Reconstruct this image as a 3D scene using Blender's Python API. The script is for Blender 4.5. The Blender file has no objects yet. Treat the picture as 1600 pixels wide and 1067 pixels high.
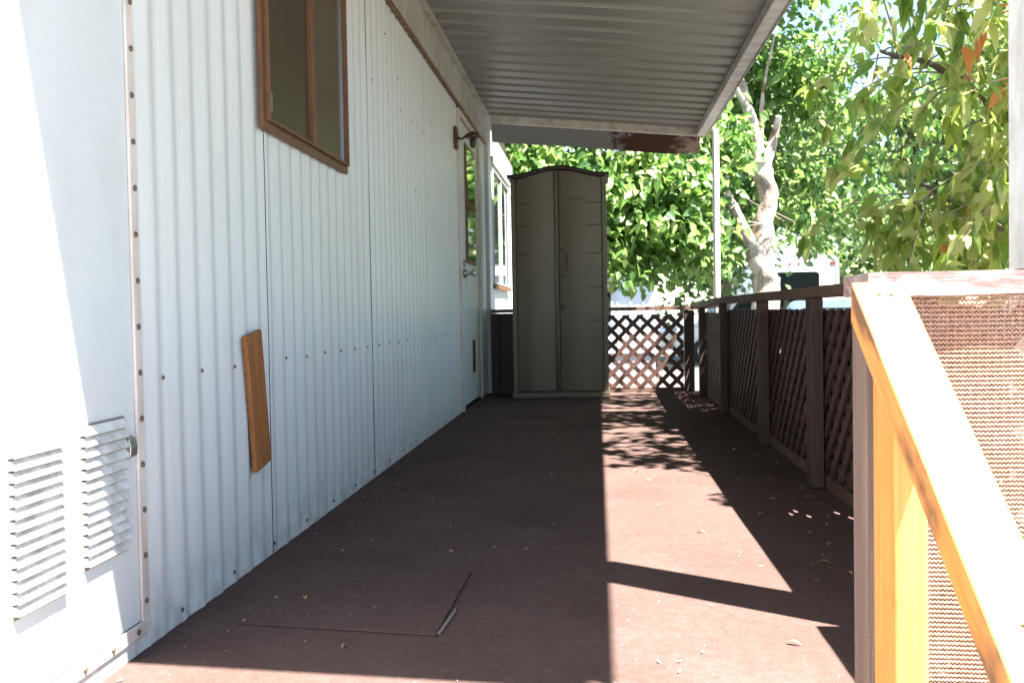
import bpy, bmesh, math, random
import numpy as np
from mathutils import Vector, Matrix, noise
random.seed(7); rng = np.random.default_rng(7)
S = bpy.context.scene; COL = S.collection
R = math.radians

# ------------------------------------------------------------------ camera
EYE = Vector((0, 0, .67))
yaw, pitch, roll = R(5.1), R(1.72), -.018
F = Vector((-math.sin(yaw)*math.cos(pitch), math.cos(yaw)*math.cos(pitch), -math.sin(pitch)))
Rt = F.cross(Vector((0, 0, 1))).normalized(); Up = Rt.cross(F)
R2 = Rt*math.cos(roll)+Up*math.sin(roll); U2 = Up*math.cos(roll)-Rt*math.sin(roll)
cd = bpy.data.cameras.new('camera'); cam = bpy.data.objects.new('camera', cd); COL.objects.link(cam)
m = Matrix((R2, U2, -F)).transposed().to_4x4(); m.translation = EYE; cam.matrix_world = m
cd.sensor_width = 22.3; cd.lens = 1500/1600*22.3; cd.clip_start = .05; cd.clip_end = 2000
cd.dof.use_dof = True; cd.dof.focus_distance = 2.3; cd.dof.aperture_fstop = 7.1
S.camera = cam
# ------------------------------------------------------------------ light
sunv = Vector((.4326, -.285, 1)).normalized()
elev = math.asin(sunv.z); azim = math.atan2(sunv.x, sunv.y)
w = bpy.data.worlds.new('World'); S.world = w; w.use_nodes = True
nt = w.node_tree; bg = nt.nodes['Background']
sky = nt.nodes.new('ShaderNodeTexSky'); sky.sky_type = 'NISHITA'; sky.sun_disc = False
sky.sun_elevation = elev; sky.sun_rotation = azim; sky.air_density = 1.0; sky.dust_density = .3
nt.links.new(sky.outputs[0], bg.inputs[0]); bg.inputs[1].default_value = .05
sl = bpy.data.lights.new('sun', 'SUN'); sl.energy = 5.0; sl.angle = R(.5); sl.color = (1, .95, .88)
so = bpy.data.objects.new('sun', sl); COL.objects.link(so); so.rotation_euler = sunv.to_track_quat('Z', 'Y').to_euler()
S.view_settings.view_transform = 'Standard'; S.view_settings.look = 'None'
S.view_settings.gamma = 1; S.view_settings.exposure = 3.2
S.render.engine = 'CYCLES'; S.cycles.max_bounces = 8; S.cycles.transparent_max_bounces = 16

# ------------------------------------------------------------------ helpers
def tag(o, label=None, cat=None, group=None, kind=None):
    if label: o['label'] = label
    if cat: o['category'] = cat
    if group: o['group'] = group
    if kind: o['kind'] = kind
    return o
def empty(name, loc=(0, 0, 0), **k):
    o = bpy.data.objects.new(name, None); o.empty_display_size = .1; o.location = loc
    COL.objects.link(o); return tag(o, **k)
class MB:
    def __init__(s): s.v = []; s.f = []; s.mi = []
    def add(s, vs, fs, mi=0):
        n = len(s.v); s.v += [tuple(v) for v in vs]; s.f += [tuple(i+n for i in f) for f in fs]; s.mi += [mi]*len(fs); return s
    def box(s, x0, x1, y0, y1, z0, z1, mi=0):
        return s.add([(x, y, z) for x in (x0, x1) for y in (y0, y1) for z in (z0, z1)],
                     [(0, 1, 3, 2), (4, 6, 7, 5), (0, 4, 5, 1), (2, 3, 7, 6), (0, 2, 6, 4), (1, 5, 7, 3)], mi)
    def bar(s, a, b, w, h, up=(0, 0, 1), mi=0):        # box of section w (side) x h (up) from a to b
        a = Vector(a); b = Vector(b); d = (b-a).normalized(); u = Vector(up); sd = d.cross(u).normalized(); u = sd.cross(d)
        vs = [p+sd*i*w/2+u*j*h/2 for p in (a, b) for i, j in ((-1, -1), (1, -1), (1, 1), (-1, 1))]
        return s.add(vs, [(0, 3, 2, 1), (4, 5, 6, 7), (0, 1, 5, 4), (1, 2, 6, 5), (2, 3, 7, 6), (3, 0, 4, 7)], mi)
    def tube(s, pts, rad, n=8, cap=True, mi=0):
        pts = [Vector(p) for p in pts]; rs = rad if hasattr(rad, '__len__') else [rad]*len(pts)
        vs = []; fs = []; u = None
        for i, p in enumerate(pts):
            d = (pts[min(i+1, len(pts)-1)]-pts[max(i-1, 0)]).normalized()
            if u is None: u = d.orthogonal().normalized()
            u = (u-d*u.dot(d)).normalized(); v = d.cross(u)
            for k in range(n):
                a = 2*math.pi*k/n; vs.append(p+(u*math.cos(a)+v*math.sin(a))*rs[i])
        for i in range(len(pts)-1):
            for k in range(n):
                fs.append((i*n+k, i*n+(k+1) % n, (i+1)*n+(k+1) % n, (i+1)*n+k))
        if cap: fs.append(tuple(range(n))[::-1]); fs.append(tuple((len(pts)-1)*n+k for k in range(n)))
        return s.add(vs, fs, mi)
    def prism(s, poly, axis, t0, t1, mi=0):            # poly of 2D points extruded along axis
        def P(q, t):
            return {0: (t, q[0], q[1]), 1: (q[0], t, q[1]), 2: (q[0], q[1], t)}[axis]
        n = len(poly); vs = [P(q, t0) for q in poly]+[P(q, t1) for q in poly]
        return s.add(vs, [tuple(range(n))[::-1], tuple(range(n, 2*n))]+[(i, (i+1) % n, n+(i+1) % n, n+i) for i in range(n)], mi)
    def build(s, name, mat, parent=None, smooth=False, bevel=0, **k):
        me = bpy.data.meshes.new(name); me.from_pydata(s.v, [], s.f)
        for mm in (mat if isinstance(mat, list) else [mat]): me.materials.append(mm)
        if any(s.mi): me.polygons.foreach_set('material_index', s.mi)
        bm = bmesh.new(); bm.from_mesh(me); bmesh.ops.recalc_face_normals(bm, faces=bm.faces); bm.to_mesh(me); bm.free()
        if smooth: me.polygons.foreach_set('use_smooth', [True]*len(me.polygons))
        o = bpy.data.objects.new(name, me); COL.objects.link(o)
        if parent: o.parent = parent; o.matrix_parent_inverse = parent.matrix_basis.inverted()
        if bevel:
            b = o.modifiers.new('bevel', 'BEVEL'); b.width = bevel; b.segments = 2; b.limit_method = 'ANGLE'
        return tag(o, **k)

# ---- materials
class NT:
    def __init__(s, name):
        s.m = bpy.data.materials.new(name); s.m.use_nodes = True; s.t = s.m.node_tree; s.b = s.t.nodes['Principled BSDF']
        s.tc = s.t.nodes.new('ShaderNodeTexCoord')
    def n(s, typ, **k):
        x = s.t.nodes.new('ShaderNode'+typ)
        for a, b in k.items(): setattr(x, a, b)
        return x
    def l(s, a, b): s.t.links.new(a, b)
    rot = 0
    def coord(s, scale=(1, 1, 1), src='Object'):
        mp = s.n('Mapping'); mp.inputs['Scale'].default_value = scale; so_ = s.tc.outputs[src]
        if s.rot:
            vr = s.n('VectorRotate', rotation_type='X_AXIS'); vr.inputs['Angle'].default_value = s.rot; s.l(so_, vr.inputs['Vector']); so_ = vr.outputs[0]
        s.l(so_, mp.inputs[0]); return mp.outputs[0]
    def noise(s, scale, detail=4, st=(1, 1, 1), rough=.55, dist=0):
        x = s.n('TexNoise'); x.inputs['Scale'].default_value = scale; x.inputs['Detail'].default_value = detail
        x.inputs['Roughness'].default_value = rough; x.inputs['Distortion'].default_value = dist
        s.l(s.coord(st), x.inputs['Vector']); return x.outputs['Fac']
    def ramp(s, fac, stops):
        x = s.n('ValToRGB'); e = x.color_ramp.elements
        while len(e) < len(stops): e.new(.5)
        for i, (p, c) in enumerate(stops):
            e[i].position = p; e[i].color = (c if hasattr(c, '__len__') else (c, c, c))[:3]+(1,) if hasattr(c, '__len__') else (c, c, c, 1)
        s.l(fac, x.inputs[0]); return x.outputs[0]
    def mix(s, fac, a, b, mode='MIX'):
        x = s.n('Mix', data_type='RGBA', blend_type=mode)
        for v, i in ((fac, 0), (a, 6), (b, 7)):
            if hasattr(v, 'links'): s.l(v, x.inputs[i])
            else: x.inputs[i].default_value = v if i == 0 else (*v, 1)
        return x.outputs[2]
    def bump(s, h, st=.3, d=.01):
        x = s.n('Bump'); x.inputs['Strength'].default_value = st; x.inputs['Distance'].default_value = d
        s.l(h, x.inputs['Height']); s.l(x.outputs[0], s.b.inputs['Normal']); return s
    def base(s, c, rough=.6, spec=.4, metal=0):
        if hasattr(c, 'links'): s.l(c, s.b.inputs['Base Color'])
        else: s.b.inputs['Base Color'].default_value = (*c, 1)
        s.b.inputs['Roughness'].default_value = rough; s.b.inputs['Specular IOR Level'].default_value = spec
        s.b.inputs['Metallic'].default_value = metal; return s
def paint(name, col, dirt, amt=.5, rough=.5, spec=.4, sc=6, st=(1, 1, .25), bump=.15, fine=90):
    q = NT(name); f = q.noise(sc, 8, st, .65); f2 = q.noise(fine, 4)
    c = q.mix(q.ramp(f, [(.42, 0), (.78, amt)]), col, dirt)
    c = q.mix(q.ramp(f2, [(.3, .10), (.6, 0)]), c, dirt)
    return q.base(c, rough, spec).bump(f2, bump, .002).m
def wood(name, a, b, axis=2, rough=.6, knot=(.12, .05, .02), sc=1, spec=.3, wear=None, rot=0):
    q = NT(name); q.rot = rot; st = [14*sc, 14*sc, 14*sc]; st[axis] = .9*sc
    g = q.noise(2.2, 6, tuple(st), .6, .25); st2 = [110*sc, 110*sc, 110*sc]; st2[axis] = 3*sc
    g2 = q.noise(1.5, 3, tuple(st2)); k = q.noise(7*sc, 3, (1, 1, 1)); st3 = [5, 5, 5]; st3[axis] = 2
    c = q.mix(q.ramp(g, [(.3, 0), (.7, 1)]), a, b); c = q.mix(q.ramp(g2, [(.35, .35), (.6, 0)]), c, knot)
    c = q.mix(q.ramp(k, [(.68, 0), (.75, .65)]), c, knot)
    if wear:
        kk = q.noise(3.4, 5, tuple(st3)); c = q.mix(q.ramp(kk, [(.46, 0), (.58, .85)]), c, wear)
    return q.base(c, rough, spec).bump(g2, .35, .002).m
M = {}
def mk_siding(name, col):
    q = NT(name); f = q.noise(5, 8, (1, 1, .3), .7); f2 = q.noise(26, 6, (1, 1, .1), .7); sp = q.noise(160, 2); big = q.noise(1.6, 3)
    c = q.mix(q.ramp(f2, [(.5, 0), (.8, .35)]), col, (.42, .42, .38)); c = q.mix(q.ramp(f, [(.48, 0), (.8, .5)]), c, (.46, .44, .38))
    c = q.mix(q.ramp(sp, [(.76, 0), (.80, .5)]), c, (.25, .2, .16)); c = q.mix(q.ramp(big, [(.45, 0), (.8, .12)]), c, (.5, .52, .5))
    xyz = q.n('SeparateXYZ'); q.l(q.tc.outputs['Object'], xyz.inputs[0])
    mr = q.n('MapRange'); q.l(xyz.outputs[2], mr.inputs[0]); mr.inputs[1].default_value = .16; mr.inputs[2].default_value = 0; mr.inputs[3].default_value = 0; mr.inputs[4].default_value = .55
    mu = q.n('Math', operation='MULTIPLY'); q.l(mr.outputs[0], mu.inputs[0]); q.l(q.ramp(q.noise(30, 5, (1, 1, .5)), [(.4, 0), (.65, 1)]), mu.inputs[1])
    c = q.mix(mu.outputs[0], c, (.28, .22, .18))           # splashed soil along the foot of the wall
    return q.base(c, .42, .45).bump(q.noise(60, 4, (1, 1, .15)), .12, .002).m
M['siding'] = mk_siding('siding', (.56, .58, .57))
q = NT('embossed_panel'); g = q.noise(1.6, 5, (60, 60, 6)); h = q.noise(1.2, 4, (30, 20, 190))
M['emboss'] = q.base(q.mix(q.ramp(q.noise(12, 6, (1, 1, .4)), [(.5, 0), (.85, .3)]), (.50, .53, .535), (.36, .345, .31)), .5, .4).bump(h, .25, .002).m
M['louver'] = paint('louver_paint', (.62, .62, .60), (.16, .12, .08), .8, sc=22, st=(1, 1, 1), fine=60)
M['strip'] = paint('trim_strip', (.55, .50, .46), (.25, .17, .12), .7, sc=14)
M['screw'] = paint('screw', (.10, .07, .05), (.03, .02, .015), .5, rough=.6)
M['header'] = paint('header_board', (.42, .42, .37), (.22, .14, .07), .8, sc=7, st=(1, 1, .35))
M['rusttrim'] = paint('rusty_trim', (.17, .085, .035), (.07, .03, .015), .7, sc=20)
M['winframe'] = paint('brown_window_frame', (.125, .055, .022), (.05, .024, .012), .6, sc=25, st=(1, 1, 1), rough=.5)
q = NT('window_screen'); f = q.noise(1.2, 4, (40, 40, 3))
M['screen'] = q.base(q.mix(q.ramp(f, [(.3, 0), (.7, 1)]), (.030, .019, .008), (.055, .036, .017)), .35, .5).m
q = NT('window_blind'); wv = q.n('TexWave', bands_direction='Z'); wv.inputs['Scale'].default_value = 8; q.l(q.coord(), wv.inputs[0]); wv.inputs['Distortion'].default_value = .15
M['blind'] = q.base(q.mix(wv.outputs['Fac'], (.060, .045, .024), (.082, .064, .036)), .22, .6).m
q = NT('dark_glass'); q.base((.012, .015, .014), .05, .45); M['glass'] = q.m
M['doorwhite'] = paint('door_paint', (.50, .53, .52), (.3, .28, .25), .4, sc=4)
M['dark'] = paint('dark_recess', (.03, .025, .02), (.015, .012, .01), .4)
M['ventback'] = paint('vent_back', (.22, .19, .16), (.12, .10, .08), .6)
M['steel'] = NT('worn_steel').base((.35, .35, .36), .35, .5, .9).m
M['lamp_rust'] = paint('rusty_lamp', (.075, .03, .02), (.03, .018, .015), .7, sc=30, st=(1, 1, 1))
M['roofpan'] = None
q = NT('awning_pan'); f = q.noise(4, 6, (1, 1, 1)); f2 = q.noise(3, 5, (1.2, 14, 1))
c = q.mix(q.ramp(f2, [(.4, 0), (.8, .5)]), (.20, .19, .17), (.13, .115, .10)); c = q.mix(q.ramp(f, [(.5, 0), (.8, .4)]), c, (.13, .10, .085))
M['pan'] = q.base(c, .45, .4).bump(q.noise(50, 3), .06, .002).m
M['beam'] = paint('awning_beam', (.60, .58, .52), (.22, .15, .10), .8, sc=9, st=(1, 1, 1))
q = NT('rusted_fascia'); f = q.noise(5, 8, (1, 1, 1.6), .7); xyz = q.n('SeparateXYZ'); q.l(q.tc.outputs['Object'], xyz.inputs[0])
add = q.n('Math', operation='MULTIPLY_ADD'); q.l(xyz.outputs[0], add.inputs[0]); add.inputs[1].default_value = .6; mm_ = q.n('Math', operation='MULTIPLY'); q.l(f, mm_.inputs[0]); mm_.inputs[1].default_value = .7; q.l(mm_.outputs[0], add.inputs[2])
rr = q.ramp(add.outputs[0], [(.46, (.21, .21, .21)), (.49, (.055, .022, .017)), (.80, (.07, .025, .02)), (.86, (.30, .22, .19))])
M['fascia'] = q.base(rr, .35, .5, .1).m
M['postwhite'] = paint('post_paint', (.80, .80, .80), (.30, .25, .22), .6, sc=16, st=(1, 1, .4))
M['maroonpost'] = paint('maroon_paint', (.14, .035, .045), (.08, .03, .03), .5)
# deck carpet: felted maroon outdoor carpet with grey dust and lint
q = NT('maroon_carpet'); a = q.noise(300, 4, rough=.85); b = q.noise(38, 6, rough=.7); c0 = q.noise(2.2, 6); d = q.noise(1100, 2)
c = q.mix(q.ramp(a, [(.3, 0), (.72, 1)]), (.034, .0170, .0150), (.140, .092, .080)); c = q.mix(q.ramp(b, [(.4, 0), (.75, .5)]), c, (.11, .088, .078))
c = q.mix(q.ramp(c0, [(.45, 0), (.75, .28)]), c, (.026, .015, .014)); c = q.mix(q.ramp(q.noise(95, 3, (1, .45, 1), .7), [(.69, 0), (.74, .55)]), c, (.22, .17, .15))
c = q.mix(q.ramp(q.noise(3.2, 8, rough=.75), [(.52, 0), (.75, .28)]), c, (.15, .11, .10))
M['carpet'] = q.base(c, 1, .03).bump(a, .35, .002).m
q = NT('brown_lattice'); f = q.noise(9, 6, (1, 1, 1)); g = q.noise(70, 4)
c = q.mix(q.ramp(f, [(.35, 0), (.7, 1)]), (.065, .034, .026), (.115, .060, .046)); c = q.mix(q.ramp(g, [(.62, 0), (.72, .6)]), c, (.25, .17, .13))
M['lattice'] = q.base(c, .55, .35).bump(g, .25, .002).m
M['lattice_shaded'] = paint('shaded_brown_slats', (.052, .030, .024), (.10, .065, .05), .6, sc=16, st=(1, 1, 1), bump=.3, fine=140)  # darker copy of the lattice brown, shade of the long railing in its colour
M['rail'] = wood('brown_rail', (.095, .055, .040), (.15, .09, .062), 1, knot=(.03, .02, .015))
M['railx'] = wood('brown_rail_across', (.10, .055, .042), (.17, .10, .075), 0, knot=(.03, .02, .015))
M['railpost'] = wood('brown_post', (.045, .028, .023), (.075, .046, .038), 2, knot=(.03, .02, .015))
q = NT('peeling_cap'); f = q.noise(7, 9, (1, 1, 3.5), .75, .8); g = q.noise(5, 8, (2.2, 1, 26), .7, 1.2)
c = q.mix(q.ramp(f, [(.44, 0), (.56, 1)]), (.27, .235, .225), (.17, .095, .09)); c = q.mix(q.ramp(g, [(.60, 0), (.66, .85)]), c, (.10, .04, .035))
M['peel'] = q.base(c, .7, .3).bump(g, .4, .003).m
M['newwood'] = wood('new_lumber_post', (.60, .275, .085), (.50, .19, .045), 2, knot=(.26, .09, .02), sc=1.0)
M['newrail'] = wood('new_lumber_rail', (.58, .25, .075), (.46, .165, .035), 1, knot=(.22, .08, .02), sc=1.0, wear=(.085, .05, .035), rot=-math.atan(.86))
M['oldboard'] = wood('varnished_board', (.34, .135, .038), (.19, .066, .018), 2, knot=(.07, .022, .01), sc=1.1)
q = NT('shade_cloth'); f = q.noise(300, 3); g = q.noise(14, 5)
c = q.mix(q.ramp(f, [(.3, 0), (.7, 1)]), (.20, .105, .075), (.40, .27, .21)); c = q.mix(q.ramp(g, [(.4, 0), (.7, .4)]), c, (.30, .15, .07))
M['cloth'] = q.base(c, .75, .25).m
M['tan'] = paint('tan_plastic', (.122, .099, .068), (.085, .068, .048), .5, sc=5, st=(1, 1, .2), rough=.45, bump=.3, fine=160)
M['tan_line'] = paint('tan_plastic_groove', (.07, .058, .04), (.05, .04, .03), .5)
M['lid'] = paint('brown_plastic_lid', (.022, .014, .013), (.014, .010, .009), .5, rough=.5)
M['concrete'] = paint('pale_ground', (.12, .115, .105), (.08, .072, .065), .9, sc=.7, st=(1, 1, 1), rough=.9, fine=30)
M['soil'] = paint('yard_soil', (.12, .09, .065), (.06, .05, .035), .9, sc=2, st=(1, 1, 1), rough=.95, fine=25)
M['planks'] = wood('step_planks', (.34, .28, .22), (.22, .16, .12), 0)
q = NT('pale_bark'); f = q.noise(6, 8, (1, 1, .35), .7, .8); g = q.noise(34, 6, (1, 1, .5))
c = q.mix(q.ramp(f, [(.42, 0), (.58, 1)]), (.50, .45, .39), (.24, .18, .14)); c = q.mix(q.ramp(q.noise(3.1, 5), [(.60, 0), (.66, .9)]), c, (.14, .06, .035))
M['bark'] = q.base(c, .85, .2).bump(g, .8, .02).m
M['twig'] = paint('twig_bark', (.26, .20, .15), (.12, .08, .06), .7, sc=12)
M['darkbark'] = paint('dark_bark', (.10, .07, .055), (.05, .035, .03), .7, sc=9)
def leafmat(name, cols, transl=.45, rough=.45):
    q = NT(name); at = q.n('Attribute', attribute_name='lv'); c = q.ramp(at.outputs['Fac'], [(i/(len(cols)-1), cc) for i, cc in enumerate(cols)])
    tr = q.n('BsdfTranslucent'); ms = q.n('MixShader'); hs = q.n('HueSaturation'); hs.inputs['Value'].default_value = 2.4; hs.inputs['Hue'].default_value = .482; hs.inputs['Saturation'].default_value = 1.0; q.l(c, hs.inputs['Color'])
    q.base(c, rough, .6); q.l(hs.outputs[0], tr.inputs[0]); ms.inputs[0].default_value = transl
    q.l(q.b.outputs[0], ms.inputs[1]); q.l(tr.outputs[0], ms.inputs[2]); q.l(ms.outputs[0], q.t.nodes['Material Output'].inputs['Surface']); return q.m
M['leafB'] = leafmat('mulberry_leaf', [(.015, .055, .015), (.05, .125, .022), (.11, .20, .04), (.25, .30, .12)])
M['leafC'] = leafmat('glossy_leaf', [(.035, .085, .02), (.10, .18, .03), (.19, .26, .05), (.36, .36, .15)], .55, .35)
M['leafO'] = leafmat('orange_leaf', [(.42, .14, .03), (.45, .2, .05)], .4)
M['leafF'] = leafmat('far_leaf', [(.025, .06, .02), (.06, .12, .03), (.12, .18, .05), (.22, .26, .10)], .35, .6)
M['backscreen'] = paint('backing_screen', (.05, .026, .018), (.10, .045, .02), .8, sc=30, st=(1, 1, 1), fine=200)
M['bounce_ground'] = paint('pale_bounce_ground', (.42, .41, .39), (.3, .28, .26), .6, sc=1.5, st=(1, 1, 1), rough=.9)  # pale so that it throws light back up at the wall
M['maroonpost2'] = wood('weathered_brown_post', (.13, .085, .07), (.19, .13, .11), 2, knot=(.06, .04, .03))
M['splinter'] = NT('splinter').base((.16, .13, .11), .9).m
M['campglass'] = NT('camper_glass').base((.002, .004, .004), .3, .1).m
M['dry'] = leafmat('dry_leaf', [(.24, .12, .04), (.33, .22, .11), (.20, .10, .05)], .15, .8)
M['lint'] = NT('lint').base((.45, .40, .35), .9).m
M['rvwhite'] = paint('camper_white', (.78, .79, .80), (.6, .6, .6), .3, sc=2)
M['rvgray'] = paint('camper_trim', (.25, .25, .28), (.18, .18, .18), .3)
M['red'] = NT('red_lens').base((.16, .03, .03), .5).m
M['blue'] = NT('blue_car_paint').base((.06, .12, .32), .2, .6).m
M['carwhite'] = NT('white_car_paint').base((.72, .73, .75), .25, .6).m
M['tyre'] = NT('tyre_rubber').base((.02, .02, .02), .8).m
M['neigh'] = paint('neighbour_siding', (.50, .55, .62), (.4, .43, .48), .3, sc=2)

# ------------------------------------------------------------------ setting: ground, deck, steps
g = MB(); n = 60
def gridf(mb, x0, x1, y0, y1, nx, ny, zf):
    vs = [(x0+(x1-x0)*i/nx, y0+(y1-y0)*j/ny, zf(x0+(x1-x0)*i/nx, y0+(y1-y0)*j/ny)) for j in range(ny+1) for i in range(nx+1)]
    mb.add(vs, [(j*(nx+1)+i, j*(nx+1)+i+1, (j+1)*(nx+1)+i+1, (j+1)*(nx+1)+i) for j in range(ny) for i in range(nx)])
gridf(g, -300, 300, -200, 600, 8, 8, lambda x, y: -.76); g.build('ground', M['concrete'], kind='structure')
b = MB(); gridf(b, .95, 5.2, .2, 13.4, 20, 50, lambda x, y: -.752+.04*noise.noise(Vector((x, y, 0)))*(1 if 1.1 < x < 5 and .5 < y < 13 else 0)+.004)
b.build('garden_bed', M['soil'], kind='structure')
WX = -.93                                                       # plane of the house wall
b = MB(); b.box(WX+.005, .905, 1.46, 8.02, -.12, -.022); 
for i in range(8): b.box(WX+.02, .89, 1.5+i*.9, 1.54+i*.9, -.26, -.121)
b.build('deck_frame', M['railx'], kind='structure')
b = MB(); zf = lambda x, y: .0012*noise.noise(Vector((x*1.3, y*1.3, 0)))
gridf(b, WX+.004, .90, 1.45, 8.02, 46, 150, zf)
gridf(b, WX+.004, .90, 1.45, 8.02, 1, 1, lambda x, y: -.0215)
b.v += [(WX+.004, 1.45, 0), (.90, 1.45, 0), (.90, 1.45, -.0215), (WX+.004, 1.45, -.0215)]; nn = len(b.v); b.f.append((nn-4, nn-3, nn-2, nn-1)); b.mi.append(0)
b.build('deck_carpet', M['carpet'], smooth=True, kind='structure')
b = MB()
for i in range(4): b.box(-.6, .34, 1.455-.27*(i+1), 1.45-.27*i, -.19*(i+1)-.035, -.19*(i+1))
b.build('deck_steps', M['planks'], bevel=.003, kind='structure')

b = MB(); gridf(b, -2.0, 7.0, -9, 1.35, 4, 4, lambda x, y: -.750); b.build('bounce_ground', M['bounce_ground'], kind='structure')  # unseen pale ground added to bounce sunlight onto the near wall
# raised carpet square and its torn sliver
def slab(mb, poly, z0, z1): mb.prism(poly, 2, z0, z1)
b = MB(); slab(b, [(-.80, 2.02), (-.345, 1.955), (-.335, 2.44), (-.74, 2.52)], .0016, .0052)
b.build('carpet_patch', M['carpet'], label='thin square of maroon carpet laid over the deck carpet near the house wall', cat='carpet patch')
b = MB(); b.prism([(-.344, 1.965), (-.336, 1.962), (-.3265, 2.11), (-.329, 2.15)], 2, .0016, .004)
b.build('wood_splinter', M['splinter'], label='long pale splinter beside the open edge of the carpet patch', cat='splinter')

# ------------------------------------------------------------------ mobile home
H = empty('mobile_home', (WX-.5, 4.5, -.75), label='white corrugated metal mobile home along the left side of the deck', cat='house')
def part(mb, name, mat, parent=H, **k): return mb.build(name, mat, parent, **k)
b = MB(); b.box(-4.9, WX-.06, -3, 12.5, -.7, 2.62); part(b, 'shell', M['dark'])
b = MB(); b.prism([(-5.1, 2.6), (WX-.02, 2.6), (WX-.02, 2.68), (-2.9, 3.05), (-5.1, 2.68)], 1, -3.2, 12.7); part(b, 'roof', M['rvgray'])
YD0, YD1 = 6.50, 7.62
def corr(y0, y1, z0, z1, off=0, amp=.0062, pit=.1016):
    b = MB(); ny = int((y1-y0)/.0085); ys = [y0+(y1-y0)*i/ny for i in range(ny+1)]; zs = [z0+(z1-z0)*k/24 for k in range(25)]; vs = []
    def prof(y):
        t = ((y-1.885)/pit) % 1; s = .5-.5*math.cos(2*math.pi*t); s = s**.85
        # a shallow valley groove between ribs
        return amp*s*(1+.18*noise.noise(Vector((y*2.3, off, 0)))) + .0006*math.sin(4*math.pi*t)
    for z in zs:
        for y in ys: vs.append((WX+off+prof(y)+.0028*noise.noise(Vector((y*2.5, z*1.6, 1)))+.0010*noise.noise(Vector((y*14, z*3, 2))), y, z))
    n1 = len(ys); f = [(r*n1+i, r*n1+i+1, (r+1)*n1+i+1, (r+1)*n1+i) for r in range(len(zs)-1) for i in range(ny)]
    b.add(vs, f)
    bk = len(b.v); e = [(WX+off-.02, ys[0], z0), (WX+off-.02, ys[-1], z0), (WX+off-.02, ys[-1], z1), (WX+off-.02, ys[0], z1)]
    return b
panels = [(1.885, 2.634, 0), (2.639, 3.905, .0), (3.910, 5.190, .0), (5.195, 6.47, 0)]
WIN = (2.585, 3.49, 1.19, 2.0)
for (a, c, off) in panels:
    part(corr(a, c, -.012, 2.075, off), 'corrugated_panel', M['siding'], smooth=True)
for yy in (2.6365, 3.9075, 5.1925):
    b = MB(); b.box(WX-.004, WX+.0015, yy-.0025, yy+.0025, .01, 2.07); part(b, 'panel_seam', M['dark'])
# flat embossed access wall towards the steps, with louvres cut in as raised blades
b = MB(); b.box(WX-.02, WX+.002, -3, 1.852, .062, 2.62); part(b, 'flat_panel', M['emboss'])
b = MB(); b.box(WX-.02, WX+.004, -3, 1.885, -.7, .03); part(b, 'skirting', M['siding'])
b = MB(); b.box(WX+.0025, WX+.009, 1.845, 1.874, .04, 2.6); part(b, 'trim_strip', M['strip'], bevel=.0015)
b = MB(); b.box(WX+.0045, WX+.010, -3, 1.874, .034, .062); part(b, 'trim_strip', M['strip'], bevel=.0015)
b = MB(); b.box(WX-.015, WX+.006, 1.8745, 1.8835, .0, 2.07); part(b, 'corner_bead', M['siding'])
def louvre(y0, y1, z0, z1, n):
    fr = MB(); fr.box(WX+.0025, WX+.004, y0-.004, y1+.004, z0-.004, z1+.004); vt = part(fr, 'vent', M['ventback'])
    L = MB(); s = (z1-z0)/n
    for i in range(n):
        za = z0+i*s; t = .0012
        L.prism([(WX+.0045, za+s*.98), (WX+.0065, za+s*.99), (WX+.0165, za+s*.24), (WX+.0155, za+s*.15), (WX+.0135, za+s*.17)], 1, y0, y1)
        for yy in (y0, y1-t): L.prism([(WX+.0045, za+s*.9), (WX+.013, za+s*.26), (WX+.0045, za+s*.2)], 1, yy-.0015, yy+.0015+t)
    L.build('louvre_blades', M['louver'], vt)
louvre(1.640, 1.797, .222, .478, 13); louvre(1.427, 1.573, .200, .470, 14)
b = MB(); b.prism([(WX+.003, .395), (WX+.016, .402), (WX+.018, .418), (WX+.014, .436), (WX+.003, .442)], 1, 1.798, 1.826)
part(b, 'latch', M['steel'], bevel=.0015)
# screws
sb = MB(); sb.tube([(0, 0, 0), (.003, 0, 0), (.005, 0, 0)], [.0062, .0058, .003], 8)
scr0 = None
def screw(x, y, z, s=1):
    global scr0
    if scr0 is None:
        scr0 = sb.build('screw', M['screw'], H); o = scr0
    else:
        o = scr0.copy(); COL.objects.link(o); o.parent = H; o.matrix_parent_inverse = H.matrix_basis.inverted()
    o.location = (x, y, z); o.scale = (s, s, s)
for i in range(16): screw(WX+.009, 1.860+.002*random.uniform(-1, 1), .10+.0925*i)
for yy in (1.82, 1.72, 1.62, 1.51, 1.4): screw(WX+.010, yy, .048)
y = 1.885+.1016*.5+.02
for i in range(23):
    yy = 1.965+.2032*i*.999
    if yy < 6.45: screw(WX+.0075, yy, .545+.003*random.uniform(-1, 1), .8)
for i in range(11): screw(WX+.006, 2.03+i*.305, .028, .85)
for i in range(9): screw(WX+.0075, 3.98+i*.29, 1.65+.01*random.uniform(-1, 1), .75)
for (yy, zz) in ((4.25, 1.92), (4.5, 1.78), (4.9, 1.3), (5.4, 1.75), (5.8, 1.82), (6.1, 1.7)): screw(WX+.007, yy, zz, .8)
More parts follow.
